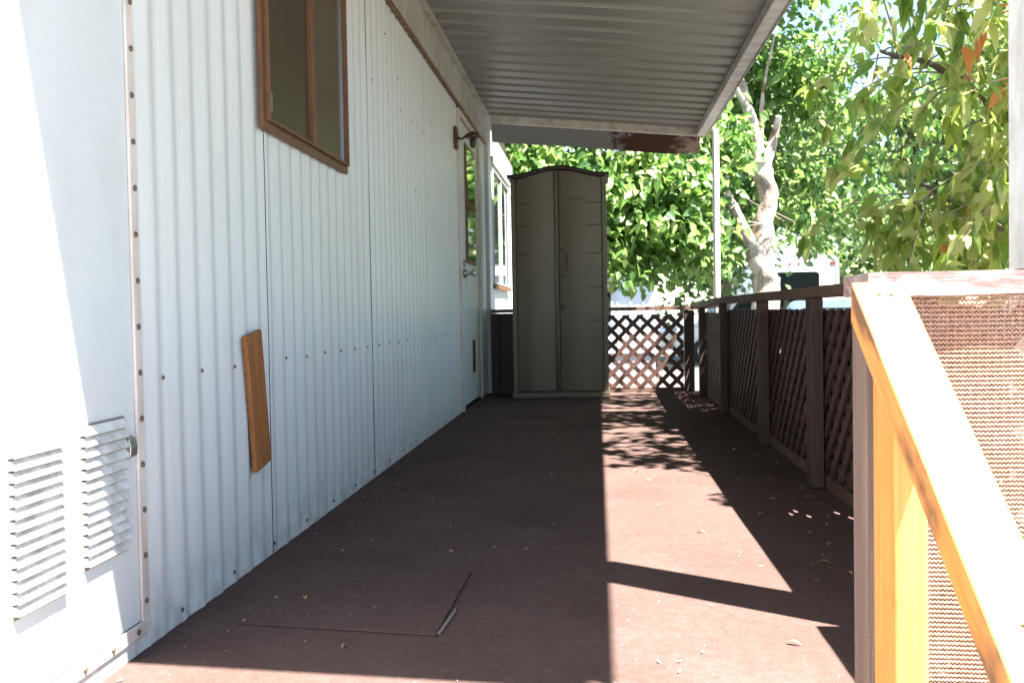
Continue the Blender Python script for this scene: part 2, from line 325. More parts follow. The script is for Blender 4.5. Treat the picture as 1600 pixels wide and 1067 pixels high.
# header board, drip trim
b = MB(); b.box(WX-.02, WX+.010, 1.886, 8.2, 2.08, 2.345); part(b, 'header_board', M['header'])
b = MB()
vs = []; ys = np.arange(1.9, 8.19, .012)
for yy in ys:
    o_ = .003*math.sin(2*math.pi*yy/.1016)+.002*noise.noise(Vector((yy*9, 0, 0)))
    vs += [(WX+.012, yy, 2.100), (WX+.021, yy, 2.097), (WX+.023, yy, 2.071+o_), (WX+.015, yy, 2.069+o_)]
b.add(vs, [(i*4+a, i*4+(a+1) % 4, (i+1)*4+(a+1) % 4, (i+1)*4+a) for i in range(len(ys)-1) for a in range(4)]); part(b, 'drip_trim', M['rusttrim'])
# window with brown frame
def window(y0, y1, z0, z1, ym, fx, fw=.032, mats=('screen', 'blind'), fm='winframe'):
    b = MB(); X0 = WX+fx
    b.box(X0, X0+.012, y0, y0+fw, z0, z1); b.box(X0, X0+.012, y1-fw, y1, z0, z1)
    b.box(X0, X0+.012, y0+fw, y1-fw, z0, z0+fw); b.box(X0, X0+.012, y0+fw, y1-fw, z1-fw, z1)
    b.box(X0+.012, X0+.026, y0+fw-.008, y0+fw, z0+fw-.008, z1-fw+.008); b.box(X0+.012, X0+.026, y1-fw, y1-fw+.008, z0+fw-.008, z1-fw+.008)
    b.box(X0+.012, X0+.026, y0+fw, y1-fw, z0+fw-.008, z0+fw); b.box(X0+.012, X0+.026, y0+fw, y1-fw, z1-fw, z1-fw+.008)
    wf = part(b, 'window', M[fm], bevel=.0015)
    b = MB(); b.box(X0-.001, X0+.020, ym-.018, ym+.018, z0+fw, z1-fw); b.build('mullion', M[fm], wf, bevel=.0015)
    b = MB(); b.box(X0+.001, X0+.004, y0+fw, ym-.018, z0+fw, z1-fw); b.build('pane', M[mats[0]], wf)
    b = MB(); b.box(X0+.001, X0+.004, ym+.018, y1-fw, z0+fw, z1-fw); b.build('pane', M[mats[1]], wf)
    b = MB(); b.box(X0+.0045, X0+.010, ym+.0185, ym+.030, z0+fw, z1-fw); b.box(X0+.0045, X0+.010, y1-fw-.014, y1-fw-.001, z0+fw, z1-fw); b.box(X0+.0045, X0+.008, y0+fw+.004, y0+fw+.010, z0+fw, z1-fw)
    b.build('sash_track', M['steel'], wf)
    return wf, X0
wf, X0 = window(*WIN[:2], *WIN[2:], 3.06, .011)
for i in range(8):
    for (yy, zz) in ((WIN[1]-.012, WIN[2]+.03+.1*i), (WIN[0]+.05+.105*i, WIN[2]+.013)):
        if i < 8: screw(X0+.012, yy, zz, .6)
b = MB(); b.box(X0+.004, X0+.014, 2.645, 2.665, 1.25, 1.30); b.build('sash_latch', M['steel'], wf)
# door
df = MB(); df.box(WX-.02, WX+.020, 6.475, 6.52, .0, 2.062); df.box(WX-.02, WX+.020, 7.56, 7.60, .0, 2.062); df.box(WX-.02, WX+.020, 6.52, 7.56, 2.02, 2.062)
dr = part(df, 'door', M['strip'], bevel=.003)
b = MB(); b.box(WX-.03, WX+.004, 6.545, 7.545, .025, 2.01); b.build('door_leaf', M['doorwhite'], dr, bevel=.003)
b = MB(); b.box(WX-.032, WX-.001, 6.5205, 6.5445, .01, 2.015); b.build('weather_strip', M['dark'], dr)
b = MB(); b.box(WX+.0045, WX+.016, 6.80, 7.30, 1.03, 1.88); b.box(WX+.0165, WX+.022, 6.80, 7.30, 1.44, 1.47); pw = b.build('door_window', M['winframe'], dr, bevel=.002)
b = MB(); b.box(WX+.0165, WX+.019, 6.83, 7.27, 1.48, 1.85); b.box(WX+.0165, WX+.019, 6.83, 7.27, 1.06, 1.43); b.build('pane', M['glass'], pw)
b = MB(); b.tube([(WX+.005, 6.68, .95), (WX+.02, 6.68, .95), (WX+.03, 6.68, .95), (WX+.06, 6.68, .95), (WX+.075, 6.68, .95), (WX+.085, 6.68, .95)], [.032, .032, .012, .012, .03, .02], 12)
b.tube([(WX+.005, 6.68, 1.02), (WX+.018, 6.68, 1.02)], .025, 12); b.build('knob', M['steel'], dr, smooth=True)
b = MB(); b.box(WX+.0045, WX+.016, 6.95, 7.25, .20, .235); b.box(WX+.0045, WX+.016, 6.95, 7.25, .47, .505); b.box(WX+.0045, WX+.016, 6.95, 6.985, .235, .47); b.box(WX+.0045, WX+.016, 7.215, 7.25, .235, .47); pd = b.build('pet_door', M['strip'], dr, bevel=.003)
b = MB(); b.box(WX+.005, WX+.009, 6.985, 7.215, .235, .47); b.build('flap', M['dark'], pd)
b = MB(); b.box(WX-.02, WX+.012, 7.602, 7.98, .0, 2.075); b.box(WX-.02, WX+.045, 7.982, 8.20, -.7, 2.345); part(b, 'corner_board', M['doorwhite'], bevel=.004)
# far wing past the deck, in the sun
b = MB(); b.box(WX-.06, WX+.002, 8.202, 12.5, -.7, 2.30); part(b, 'far_wall', M['siding'])
b = MB()
for i in range(42): b.prism([(WX+.0025, 8.25+i*.1016), (WX+.010, 8.27+i*.1016), (WX+.010, 8.30+i*.1016), (WX+.0025, 8.32+i*.1016)], 2, -.7, 2.29)
part(b, 'far_wall_ribs', M['siding'])
ww, _x = window(8.42, 9.95, .90, 1.97, 9.2, .011, .04, ('glass', 'glass'), 'doorwhite')
b = MB(); b.box(WX+.0235, WX+.045, 8.40, 9.97, .885, .925); b.build('sill', M['winframe'], ww)
b = MB(); b.box(WX+.011, WX+.05, 8.3, 10.1, 1.975, 2.03); part(b, 'window_head', M['header'])

# rough board on wall
bd = MB(); bd.box(0, .014, -.058, .058, -.184, .184)
o = bd.build('wood_board', M['oldboard'], bevel=.003, label='short orange brown plank fixed upright and slightly crooked on the corrugated wall', cat='board')
for yy, zz in ((-.03, .15), (.02, -.155)):
    b = MB(); b.tube([(.014, yy, zz), (.0155, yy, zz)], .004, 8); nh = b.build('nail_head', M['screw']); nh.parent = o
o.location = (WX+.0105, 2.50, .447); o.rotation_euler = (R(8.5), 0, R(0))
# old porch lamp
LAMP_S = .82
L = empty('wall_lamp', (WX+.01, 6.33, 1.83), label='rusty brown lamp on a bracket beside the door of the house', cat='wall lamp')
b = MB(); b.tube([(WX+.008, 6.33, 1.76), (WX+.018, 6.33, 1.76), ], .01, 8); b.prism([(6.29, 1.74), (6.37, 1.74), (6.385, 1.83), (6.37, 1.92), (6.29, 1.92), (6.275, 1.83)], 0, WX+.009, WX+.028); b.build('mounting_plate', M['lamp_rust'], L, bevel=.003)
b = MB(); b.tube([(WX+.025, 6.33, 1.83), (WX+.07, 6.33, 1.82), (WX+.11, 6.33, 1.85), (WX+.15, 6.33, 1.845), (WX+.18, 6.33, 1.82)], [.016, .010, .012, .016, .03], 10); b.build('arm', M['lamp_rust'], L, smooth=True)
b = MB(); b.tube([(WX+.155, 6.33, 1.875), (WX+.155, 6.33, 1.862), (WX+.155, 6.33, 1.835), (WX+.155, 6.33, 1.825)], [.012, .045, .062, .055], 14); b.build('hood', M['lamp_rust'], L, smooth=True)
b = MB(); b.tube([(WX+.155, 6.33, 1.823), (WX+.155, 6.33, 1.80), (WX+.155, 6.33, 1.76), (WX+.155, 6.33, 1.745)], [.018, .026, .024, .012], 12); b.build('socket', M['dark'], L, smooth=True)
b = MB(); b.tube([(WX+.155+.018*math.cos(t), 6.33, 1.898+.018*math.sin(t)) for t in np.linspace(0, 6.2, 14)], .003, 6); b.build('hanging_ring', M['steel'], L, smooth=True)

L.scale = (LAMP_S, LAMP_S, LAMP_S)
# ------------------------------------------------------------------ awning
A = empty('patio_awning', (0, 4.7, 2.2), label='flat corrugated metal awning over the deck, held up by posts', cat='awning')
XA, XB = WX+.012, .918; YF, YB = 1.235, 8.16
zr = lambda x: 2.335-.098*(x-WX)
b = MB(); pit = .2127; prof = []; yy = YF
while yy < YB-.05:
    prof += [(yy, 0), (yy+.004, .012), (yy+.016, .012), (yy+.020, .0), (yy+.022, 0.004), (yy+.024, .0), (yy+.158, .0), (yy+.160, .004), (yy+.162, .0), (yy+.166, .006), (yy+.176, .050), (yy+.200, .050), (yy+.208, .006)]; yy += pit
YE = yy
def pz(p, x): return zr(x)+p[1]+.010
xs = [XA, -.3, .3, XB-.05]; n1 = len(prof)
def sagz(x, y): return .004*noise.noise(Vector((x, y*1.7, 3)))
vs = [(x, p[0], pz(p, x)+sagz(x, p[0])) for x in xs for p in prof]
b.add(vs, [(r*n1+i, r*n1+i+1, (r+1)*n1+i+1, (r+1)*n1+i) for r in range(len(xs)-1) for i in range(n1-1)])
b.build('roof_pans', M['pan'], A)
b = MB()  # top skin keeps daylight out of the hollow ribs
b.add([(XA, YF-.005, zr(XA)+.066), (XB, YF-.145, zr(XB)+.066), (XB, YE, zr(XB)+.066), (XA, YE, zr(XA)+.066)], [(0, 1, 2, 3)]); b.build('top_skin', M['pan'], A)
b = MB(); b.bar((.885, YF-.11, zr(.9)-.018), (.885, YB, zr(.9)-.018), .075, .060); b.bar((.9275, YF-.13, zr(.93)+.010), (.9275, YB+.02, zr(.93)+.010), .006, .13)
b.build('gutter_beam', M['beam'], A, bevel=.003)
b = MB(); b.bar((XA+.004, YB-.02, zr(XA)-.020), (.846, YB-.02, zr(.846)-.020), .045, .066); b.build('end_beam', M['beam'], A, bevel=.003)
b = MB(); b.bar((XA, YF-.005, zr(XA)+.025), (.922, YF-.145, zr(.92)+.025), .02, .09); b.build('front_beam', M['beam'], A, bevel=.003)
b = MB(); b.box(XA, XA+.035, YF+.01, YE, zr(XA)-.012, zr(XA)+.006); b.build('wall_hanger', M['header'], A)
fa = MB(); za = [(WX+.05, 2.285, 2.135), (-.2, 2.225, 2.075), (.55, 2.15, 1.995), (.70, 2.13, 1.985), (.88, 2.115, 1.992)]
n0 = []
for (x, t, bo) in za: n0 += [(x, YB+.03, t), (x, YB+.10, bo), (x, YB+.034, t), (x, YB+.104, bo)]
fa.add(n0, [(4*i+a, 4*i+4+a, 4*i+4+b_, 4*i+b_) for i in range(4) for a, b_ in ((0, 1), (2, 3), (0, 2), (1, 3))]); fa.build('end_flashing', M['fascia'], A)
def post(x, y, z0, z1, w):
    b = MB(); b.box(x-w/2, x+w/2, y-w/2, y+w/2, z0, z1); return b
b = MB(); b.tube([(.957, 7.80, -.75), (.957, 7.80, zr(.93)-.056)], .027, 20); b.build('pipe_post', M['postwhite'], A)
b = MB(); b.box(.806, .933, 1.8435, 1.9705, .001, zr(.93)-.057); b.build('post', M['postwhite'], A, bevel=.005)
b = MB(); b.box(.9335, .939, 1.841, 1.973, .002, zr(.93)-.06); b.build('post_edge', M['maroonpost'], A)

# ------------------------------------------------------------------ lattice railings
def lattice(o3, u, v, wid, hei, sp=.118, sw=.036, th=.006):
    """diagonal slats in the rectangle o3 + a*u + b*v; n = thickness direction"""
    o3 = Vector(o3); u = Vector(u); v = Vector(v); nrm = u.cross(v).normalized(); b = MB()
    hw = sw/2*math.sqrt(2)
    for s, off in ((-1, 0), (1, th)):
        c = -hei if s > 0 else 0
        c = math.floor(c/sp)*sp+.03
        while c < wid+hei:
            # strip: a - s*b in [c-hw, c+hw] clipped to rectangle
            poly = [(0, 0), (wid, 0), (wid, hei), (0, hei)]
            for sign, lim in ((1, c+hw), (-1, -(c-hw))):
                out = []
                for i in range(len(poly)):
                    p, q_ = poly[i], poly[(i+1) % len(poly)]
                    fp = sign*(p[0]-s*p[1])-lim; fq = sign*(q_[0]-s*q_[1])-lim
                    if fp <= 0: out.append(p)
                    if (fp < 0 < fq) or (fq < 0 < fp):
                        t = fp/(fp-fq); out.append((p[0]+(q_[0]-p[0])*t, p[1]+(q_[1]-p[1])*t))
                poly = out
                if len(poly) < 3: break
            if len(poly) >= 3:
                k = len(poly); j = random.uniform(-.0008, .0008)
                lo = [o3+u*p[0]+v*p[1]+nrm*(off+j) for p in poly]; hi = [q_+nrm*(th-.0016) for q_ in lo]
                b.add(lo+hi, [tuple(range(k))[::-1], tuple(range(k, 2*k))]+[(i, (i+1) % k, k+(i+1) % k, k+i) for i in range(k)])
            c += sp
    return b
RR = empty('lattice_railing', (.84, 4.6, 0), label='brown lattice railing running along the right edge of the deck', cat='railing', group='lattice railings round the deck')
py = [7.5, 6.26, 4.77, 3.65, 2.45]
def cap(y0, y1, n=30):
    b = MB(); vs = []
    for i in range(n+1):
        y = y0+(y1-y0)*i/n; z = .743 if 2.9 < y < 6.4 else (.743-.010*min(1, (2.9-y)/.8) if y <= 2.9 else .743-.038*min(1, (y-6.4)/1.5))
        z += .002*noise.noise(Vector((y*4, 0, 5))); e = .003*noise.noise(Vector((y*7, 3, 5)))
        vs += [(.765+e, y, z-.037), (.905, y, z-.037), (.905, y, z), (.765+e, y, z)]
    b.add(vs, [(4*i+a, 4*i+(a+1) % 4, 4*i+4+(a+1) % 4, 4*i+4+a) for i in range(n) for a in range(4)]+[(0, 1, 2, 3), (4*n, 4*n+1, 4*n+2, 4*n+3)]); return b
cap(1.975, 7.95).build('cap_rail', M['rail'], RR); cap(1.44, 1.840, 6).build('cap_rail', M['rail'], RR)
for y in py:
    zt = .743-.0385-(0 if y < 6.4 else .038*min(1, (y-6.4)/1.5))
    b = MB(); b.box(.779, .825, y-.045, y+.045, .003, zt); b.build('post', M['railpost'], RR, bevel=.004)
edges = [7.93]+py+[1.98]
b = MB(); 
for y0, y1 in ((1.44, 1.84), (1.975, 7.9)): b.box(.829, .845, y0, y1, .004, .05)
b.build('bottom_rail', M['rail'], RR)
for i in range(len(edges)-1):
    y1, y0 = edges[i], edges[i+1]
    lattice((.829, y0+.002, .052), (0, 1, 0), (0, 0, 1), y1-y0-.004, .612-(.02 if y1 > 7 else 0), sp=.1175, sw=.038, th=.0105).build('lattice_panel', M['lattice_shaded'], RR)
b = MB(); hr = random.Random(5); cw = .0587
for j in range(int((6.20-1.985)/cw)):
    y = 1.985+j*cw; segs = [.055]
    for i in range(10):
        if hr.random() < (.055 if 2.1 < y < 3.2 else (.035 if y > 5 else .012)): segs += [.06+i*cw, .06+i*cw+cw*hr.uniform(.35, .8)]
    segs.append(.655+.004*hr.random())
    for q0, q1 in zip(segs[::2], segs[1::2]):
        if q1 > q0: b.add([(.8525, y, q0), (.8525, y+cw, q0), (.8525, y+cw, q1), (.8525, y, q1)], [(0, 1, 2, 3)])
sc_ = b.build('backing_screen', M['backscreen'], RR); sm_ = sc_.modifiers.new('thickness', 'SOLIDIFY'); sm_.thickness = .0025
lattice((.829, 1.44, .052), (0, 1, 0), (0, 0, 1), .395, .61, sp=.1175, sw=.038, th=.0105).build('lattice_panel', M['lattice_shaded'], RR)

RB = empty('lattice_railing', (0, 7.95, 0), label='brown lattice railing across the far end of the deck behind the cabinet', cat='railing', group='lattice railings round the deck')
b = MB(); b.box(WX+.052, .762, 7.90, 8.0, .668, .700); b.build('cap_rail', M['railx'], RB, bevel=.003)
b = MB(); b.box(WX+.052, .71, 7.955, 7.975, .004, .035); b.build('bottom_rail', M['railx'], RB)
b = MB(); b.box(.705, .785, 7.91, 7.98, .003, .666); b.build('post', M['railpost'], RB, bevel=.004)
b = MB(); b.box(WX+.053, WX+.12, 7.91, 7.98, .003, .666); b.build('post', M['railpost'], RB, bevel=.004)
lattice((-.62, 7.962, .036), (1, 0, 0), (0, 0, 1), 1.322, .60, sp=.1175).build('lattice_panel', M['lattice'], RB)
b = MB(); b.box(WX+.053, -.50, 7.985, 7.997, .005, .665); b.build('backing_board', M['dark'], RB)

# cross railing by the steps with the knitted shade cloth
RC = empty('step_railing', (.7, 1.36, 0), label='short brown railing with peeling cap at the head of the steps', cat='railing')
vs = []; b = MB(); n = 40
for i in range(n+1):
    x = .356+(1.15-.356)*i/n; e = .0012*noise.noise(Vector((x*14, 0, 0))); f2 = .0015*noise.noise(Vector((x*10, 9, 0)))
    vs += [(x, 1.302+e, .683+f2), (x, 1.43, .683), (x, 1.43, .713+f2), (x, 1.302+e, .714+e)]
b.add(vs, [(4*i+a, 4*i+(a+1) % 4, 4*i+4+(a+1) % 4, 4*i+4+a) for i in range(n) for a in range(4)]+[(0, 1, 2, 3), (4*n, 4*n+1, 4*n+2, 4*n+3)])
b.build('cap_rail', M['peel'], RC)
b = MB(); b.box(.366, .386, 1.36, 1.425, -.1, .682); b.build('post', M['maroonpost2'], RC, bevel=.003)
b = MB(); b.box(.3865, .400, 1.375, 1.42, -.1, .681); b.build('post_trim', M['maroonpost'], RC, bevel=.003)
b = MB(); b.box(.86, .93, 1.35, 1.42, -.1, .682); b.build('post', M['maroonpost'], RC, bevel=.003)
lattice((.40, 1.395, .02), (1, 0, 0), (0, 0, 1), .455, .65).build('lattice_panel', M['lattice'], RC)
# knitted cloth: wavy horizontal tapes joined by little diagonal yarns
b = MB(); rows = 108; x0, x1 = .372, .93; zt = .684; sp = .0062; per = .0052
def cy(x, z): return 1.327-.006*noise.noise(Vector((x*5, z*4, 0)))-.010*max(0, 1-(zt-z)/.10)*(.4+noise.noise(Vector((x*9, 3, 0))))-.004*math.sin(x*22+z*5)*min(1, (zt-z)*5)
for r in range(rows):
    z = zt-r*sp; nx = int((x1-x0)/(per/2)); vs = []; bend = lambda x: .002*math.sin(x*9+r*.04)+.004*noise.noise(Vector((x*3, z*3, 8)))
    for i in range(nx+1):
        x = x0+(x1-x0)*i/nx; zz = z+bend(x); a = .0011*(1 if i % 2 else -1)+.0004*noise.noise(Vector((x*200, z*200, 0))); yv = cy(x, zz)
        hh = .0024 if i % 2 else .0018
        vs += [(x, yv, zz+a-hh), (x, yv-.0013, zz+a), (x, yv, zz+a+hh)]
    b.add(vs, [(3*i+k, 3*i+3+k, 3*i+4+k, 3*i+1+k) for i in range(nx) for k in (0, 1)])
    if r < rows-1:
        for i in range(0, nx-1, 2):
            x = x0+(x1-x0)*i/nx; xe = x+per*.45*(1 if (i//2) % 2 else -1); yv = cy(x, z)+.0006; wv_ = .0005
            b.add([(x-wv_, yv, z+bend(x)), (x+wv_, yv, z+bend(x)), (xe+wv_, yv, z-sp+bend(x)), (xe-wv_, yv, z-sp+bend(x))], [(0, 1, 2, 3)])
b.build('shade_cloth', M['cloth'], label='brown knitted shade cloth stretched over the railing beside the steps', cat='cloth')
# fuzzy frayed top edge
b = MB()
for i in range(420):
    x = .385+random.random()*.5; z = .684+random.uniform(-.012, .006); a = random.uniform(0, 6.28); l = random.uniform(.006, .018)
    y = 1.322-random.random()*.006
    b.tube([(x, y, z), (x+math.cos(a)*l*.5, y-.003, z+math.sin(a)*l*.35), (x+math.cos(a+.6)*l, y-.001, z+math.sin(a)*l*.6)], .00035, 3, False)
fr = b.build('frayed_edge', M['cloth'], bpy.data.objects['shade_cloth'])

# new lumber handrail down the steps
HR = empty('step_handrail', (.36, 1.1, 0), label='sloping handrail of new yellow lumber beside the steps', cat='handrail')
def xl(y): return .330+(1.285-y)*.062
P = [(1.290, .702), (.62, .702-.86*.67)]
b = MB(); vs = []; n = 20
for i in range(n+1):
    t = i/n; y = P[0][0]+(P[1][0]-P[0][0])*t; z = P[0][1]+(P[1][1]-P[0][1])*t; X = xl(y); t_ = .040
    vs += [(X, y, z), (X+.068, y, z), (X+.068, y+.0, z-t_*1.32), (X, y+.0, z-t_*1.32)]
b.add(vs, [(4*i+a, 4*i+(a+1) % 4, 4*i+4+(a+1) % 4, 4*i+4+a) for i in range(n) for a in range(4)]+[(0, 1, 2, 3), (4*n, 4*n+1, 4*n+2, 4*n+3)])
b.build('sloping_rail', M['newrail'], HR, bevel=.003)
b = MB(); b.prism([(1.175, -.2), (1.264, -.2), (1.264, .702-.86*.026-.056), (1.175, .702-.86*.115-.056)], 0, .350, .389); b.build('post', M['newwood'], HR, bevel=.003)
b = MB(); b.prism([(.800, -.56), (.889, -.56), (.889, .702-.86*.401-.056), (.800, .702-.86*.490-.056)], 0, .363, .402); b.build('post', M['newwood'], HR, bevel=.003)
for (dx, dy) in ((.030, .01), (.045, .011), (.032, .37), (.046, .40)):
    b = MB(); y = 1.28-dy; b.tube([(xl(y)+dx, y, .702-.86*(1.29-y)-.001), (xl(y)+dx, y, .702-.86*(1.29-y)+.0012)], .0028, 8); b.build('nail_head', M['screw'], HR)

# ------------------------------------------------------------------ storage cabinet
cx0, cx1, cyf, cyb = -.655, .082, 7.44, 7.88; cm = (cx0+cx1)/2; hw = (cx1-cx0)/2
K = empty('storage_cabinet', (cm, 7.66, 0), label='tall tan plastic storage cabinet with two doors and arched brown lid', cat='cabinet')
arch = lambda x: .062*(.5+.5*math.cos(math.pi*max(-1, min(1, (x-cm)/hw))))
b = MB(); b.box(cx0, cx0+.035, cyf-.01, cyb, .05, 1.70); b.box(cx1-.035, cx1, cyf-.01, cyb, .05, 1.70); b.box(cx0+.035, cx1-.035, cyb-.03, cyb-.001, .05, 1.70)
for z in (.32, .60, .88, 1.16, 1.44):
    b.box(cx0-.003, cx0+.001, cyf+.03, cyb-.03, z, z+.012); b.box(cx1-.001, cx1+.003, cyf+.03, cyb-.03, z, z+.012)
b.build('body', M['tan'], K, bevel=.006)
b = MB(); b.box(cx0-.01, cx1+.01, cyf-.03, cyb, .003, .049); b.build('base', M['tan'], K, bevel=.006)
def door(x0, x1, hinge):
    b = MB(); N = 24; fr = []; bk = []
    zt = lambda x: 1.700+arch(x)-.004
    for i in range(N+1):
        x = x0+(x1-x0)*i/N; u = i/N; bow = -.030*math.sin(math.pi*(.08+.84*u))-.004*math.cos(u*40)*0
        for z in (.056, .6, 1.15, zt(x)): fr.append((x, cyf+.0+bow, z)); bk.append((x, cyf+.02, z))
    def gf(o_): return [(o_+4*i+j, o_+4*i+4+j, o_+4*i+5+j, o_+4*i+1+j) for i in range(N) for j in range(3)]
    m_ = len(fr); e = [(j, j+1, m_+j+1, m_+j) for j in range(3)]+[(4*N+j, 4*N+j+1, m_+4*N+j+1, m_+4*N+j) for j in range(3)]
    e += [(4*i+k, 4*i+4+k, m_+4*i+4+k, m_+4*i+k) for i in range(N) for k in (0, 3)]
    b.add(fr+bk, gf(0)+gf(m_)+e)
    return b
dl = door(cx0+.040, cm-.005, 0).build('door', M['tan'], K, bevel=.003); d2 = door(cm+.003, cx1-.040, 1).build('door', M['tan'], K, bevel=.003)
b = MB(); b.box(cx0+.036, cx1-.036, cyf+.021, cyf+.03, .051, 1.698); b.build('door_stop', M['dark'], K)
def bowat(x, x0, x1): u = (x-x0)/(x1-x0); return cyf-.030*math.sin(math.pi*(.08+.84*u))
for (a0, a1, xa, xb, D) in ((cx0+.040, cm-.012, cx0+.045, cx0+.155, dl), (cm+.012, cx1-.040, cx1-.150, cx1-.045, d2)):
    b = MB()
    for z in (1.505, 1.335, 1.12, .86, .60):
        if D is dl and z > 1.6: continue
        pts = [(x, bowat(x, a0, a1)-.0015, z-.004+.01*abs((x-xa)/(xb-xa)-.5)) for x in np.linspace(xa, xb, 8)]
        b.tube(pts, .0035, 5)
    b.build('moulded_line', M['tan_line'], D)
b = MB()
for z in (1.55, 1.53): b.tube([(x, bowat(x, cm+.012, cx1-.04)-.0012, z-.006*math.sin((x-cm-.06)/.16*math.pi)) for x in np.linspace(cm+.06, cm+.22, 8)], .0022, 5)
b.build('moulded_line', M['tan_line'], d2)
b = MB(); hx = cm+.018; hp = [(hx, 1.155), (hx+.022, 1.13), (hx+.050, 1.115), (hx+.052, 1.06), (hx+.052, 1.0), (hx+.044, .985), (hx+.02, .965), (hx, .945)]
b.tube([(x, cyf-.026-.012*math.sin(math.pi*i/7), z) for i, (x, z) in enumerate(hp)], .0085, 8); b.build('handle', M['tan'], d2, smooth=True)
b = MB(); b.box(hx-.008, hx+.016, cyf-.026, cyf+.0, .69, .725); b.build('lock', M['dark'], d2, bevel=.003)
b = MB(); b.tube([(cm-.026, cyf-.012, .06), (cm-.026, cyf-.012, 1.75)], .011, 8); b.build('door_edge', M['tan'], dl, smooth=True)
b = MB(); N = 30; vs = []
for i in range(N+1):
    x = cx0-.022+(cx1-cx0+.044)*i/N; a = arch(x)
    vs += [(x, cyf-.052, 1.700+a), (x, cyb+.01, 1.700+a), (x, cyb+.01, 1.731+a), (x, cyf-.045, 1.731+a), (x, cyf-.055, 1.716+a)]
b.add(vs, [(5*i+k, 5*i+(k+1) % 5, 5*i+5+(k+1) % 5, 5*i+5+k) for i in range(N) for k in range(5)]+[tuple(range(5)), tuple(5*N+k for k in range(5))]); b.build('lid', M['lid'], K, bevel=.003)
b = MB(); poly = [(cx0+.002, 1.6905)]
b.prism([(cx0+.036, 1.55)]+[(cx1-.036, 1.55)]+[(x, 1.699+arch(x)) for x in np.linspace(cx1-.036, cx0+.036, 16)], 1, cyf+.031, cyf+.04); b.build('upper_panel', M['tan'], K)

# ------------------------------------------------------------------ dry leaves and lint on the carpet
def leafblade(L, Wd, curl=.15):
    b = MB(); n = 6; vs = []
    for i in range(n+1):
        t = i/n; w_ = Wd*math.sin(math.pi*min(1, t*.93+.05))**.8*(1-.35*t); z = curl*L*math.sin(math.pi*t)
        vs += [(L*(t-.5), -w_/2, z+.25*w_), (L*(t-.5), 0, z), (L*(t-.5), w_/2, z+.3*w_)]
    b.add(vs, [(3*i+k, 3*i+3+k, 3*i+4+k, 3*i+1+k) for i in range(n) for k in (0, 1)]); return b
def lv_attr(me, vals):
    a = me.attributes.new('lv', 'FLOAT', 'FACE'); a.data.foreach_set('value', vals)
kinds = []
for j, (l, w_, v) in enumerate(((.040, .018, .1), (.026, .014, .5), (.034, .012, .9))):
    o = leafblade(l, w_).build('dry_leaf', M['dry']); lv_attr(o.data, [v]*len(o.data.polygons)); kinds.append(o)
pos = [(.74, 2.3, 0, 0), (.71, 2.42, 1, 0), (.76, 2.9, 0, 0), (.75, 3.3, 2, 0), (.73, 3.42, 0, 0), (.69, 3.0, 1, 0), (.76, 4.2, 0, 0), (.64, 2.75, 0, 0), (.58, 2.55, 2, 0), (.30, 2.9, 0, 'open'), (.62, 2.45, 1, 0), (.68, 2.62, 0, 0), (.70, 2.2, 1, 0), (.62, 2.9, 2, 0), (.72, 3.1, 0, 0), (.60, 3.4, 1, 0), (.66, 3.8, 2, 0), (.70, 4.4, 0, 0), (.60, 4.9, 1, 0),
       (.50, 5.6, 0, 0), (.38, 1.93, 2, 0), (.20, 3.3, 1, 0), (-.15, 3.0, 2, 0), (-.42, 2.65, 1, 0), (-.52, 1.88, 2, 0), (-.20, 3.9, 0, 0), (-.6, 3.4, 2, 0), (.15, 4.0, 2, 0), (.56, 2.08, 1, 0),
       (-.25, 5.3, 1, 0), (.66, 2.05, 2, 0), (.73, 2.75, 2, 0), (.52, 3.15, 1, 0), (.74, 3.6, 1, 0), (.64, 5.3, 0, 0), (-.70, 2.2, 1, 0), (.36, 4.5, 0, 0)]
used = set()
for (x, y, k, _) in pos:
    o = kinds[k] if k not in used else kinds[k].copy()
    if k in used: COL.objects.link(o)
    used.add(k); o.location = (x, y, .003); o.rotation_euler = (random.uniform(-.2, .2), random.uniform(-.2, .2), random.uniform(0, 6.28)); s = random.uniform(.6, 1.05); o.scale = (s, s, s)
    tag(o, 'small dry leaf lying on the maroon carpet of the deck', 'dry leaf', 'dry leaves scattered on the deck')
b = MB()
for i in range(1500):
    x = random.uniform(-.9, .76); y = 1.6+6*random.random()**1.5
    if noise.noise(Vector((x*3.1, y*2.2, 4)))+.35*max(0, (abs(x+.05)-.55)*3) < random.uniform(-.1, .55): continue
    a = random.uniform(0, 3.14); l = random.choice((.001, .0014, .0014, .002, .006)) * random.uniform(.6, 1.3); w_ = .0005 if l > .006 else l*.35
    c, s = math.cos(a), math.sin(a); z = .0035
    if -.82 < x < -.3 and 1.94 < y < 2.54: z = .0065
    b.add([(x-c*l-s*w_, y-s*l+c*w_, z), (x-c*l+s*w_, y-s*l-c*w_, z), (x+c*l+s*w_, y+s*l-c*w_, z+.001), (x+c*l-s*w_, y+s*l+c*w_, z+.0015)], [(0, 1, 2, 3)])
b.build('lint', M['lint'], kind='stuff', label='pale lint and plant crumbs scattered over the carpet')

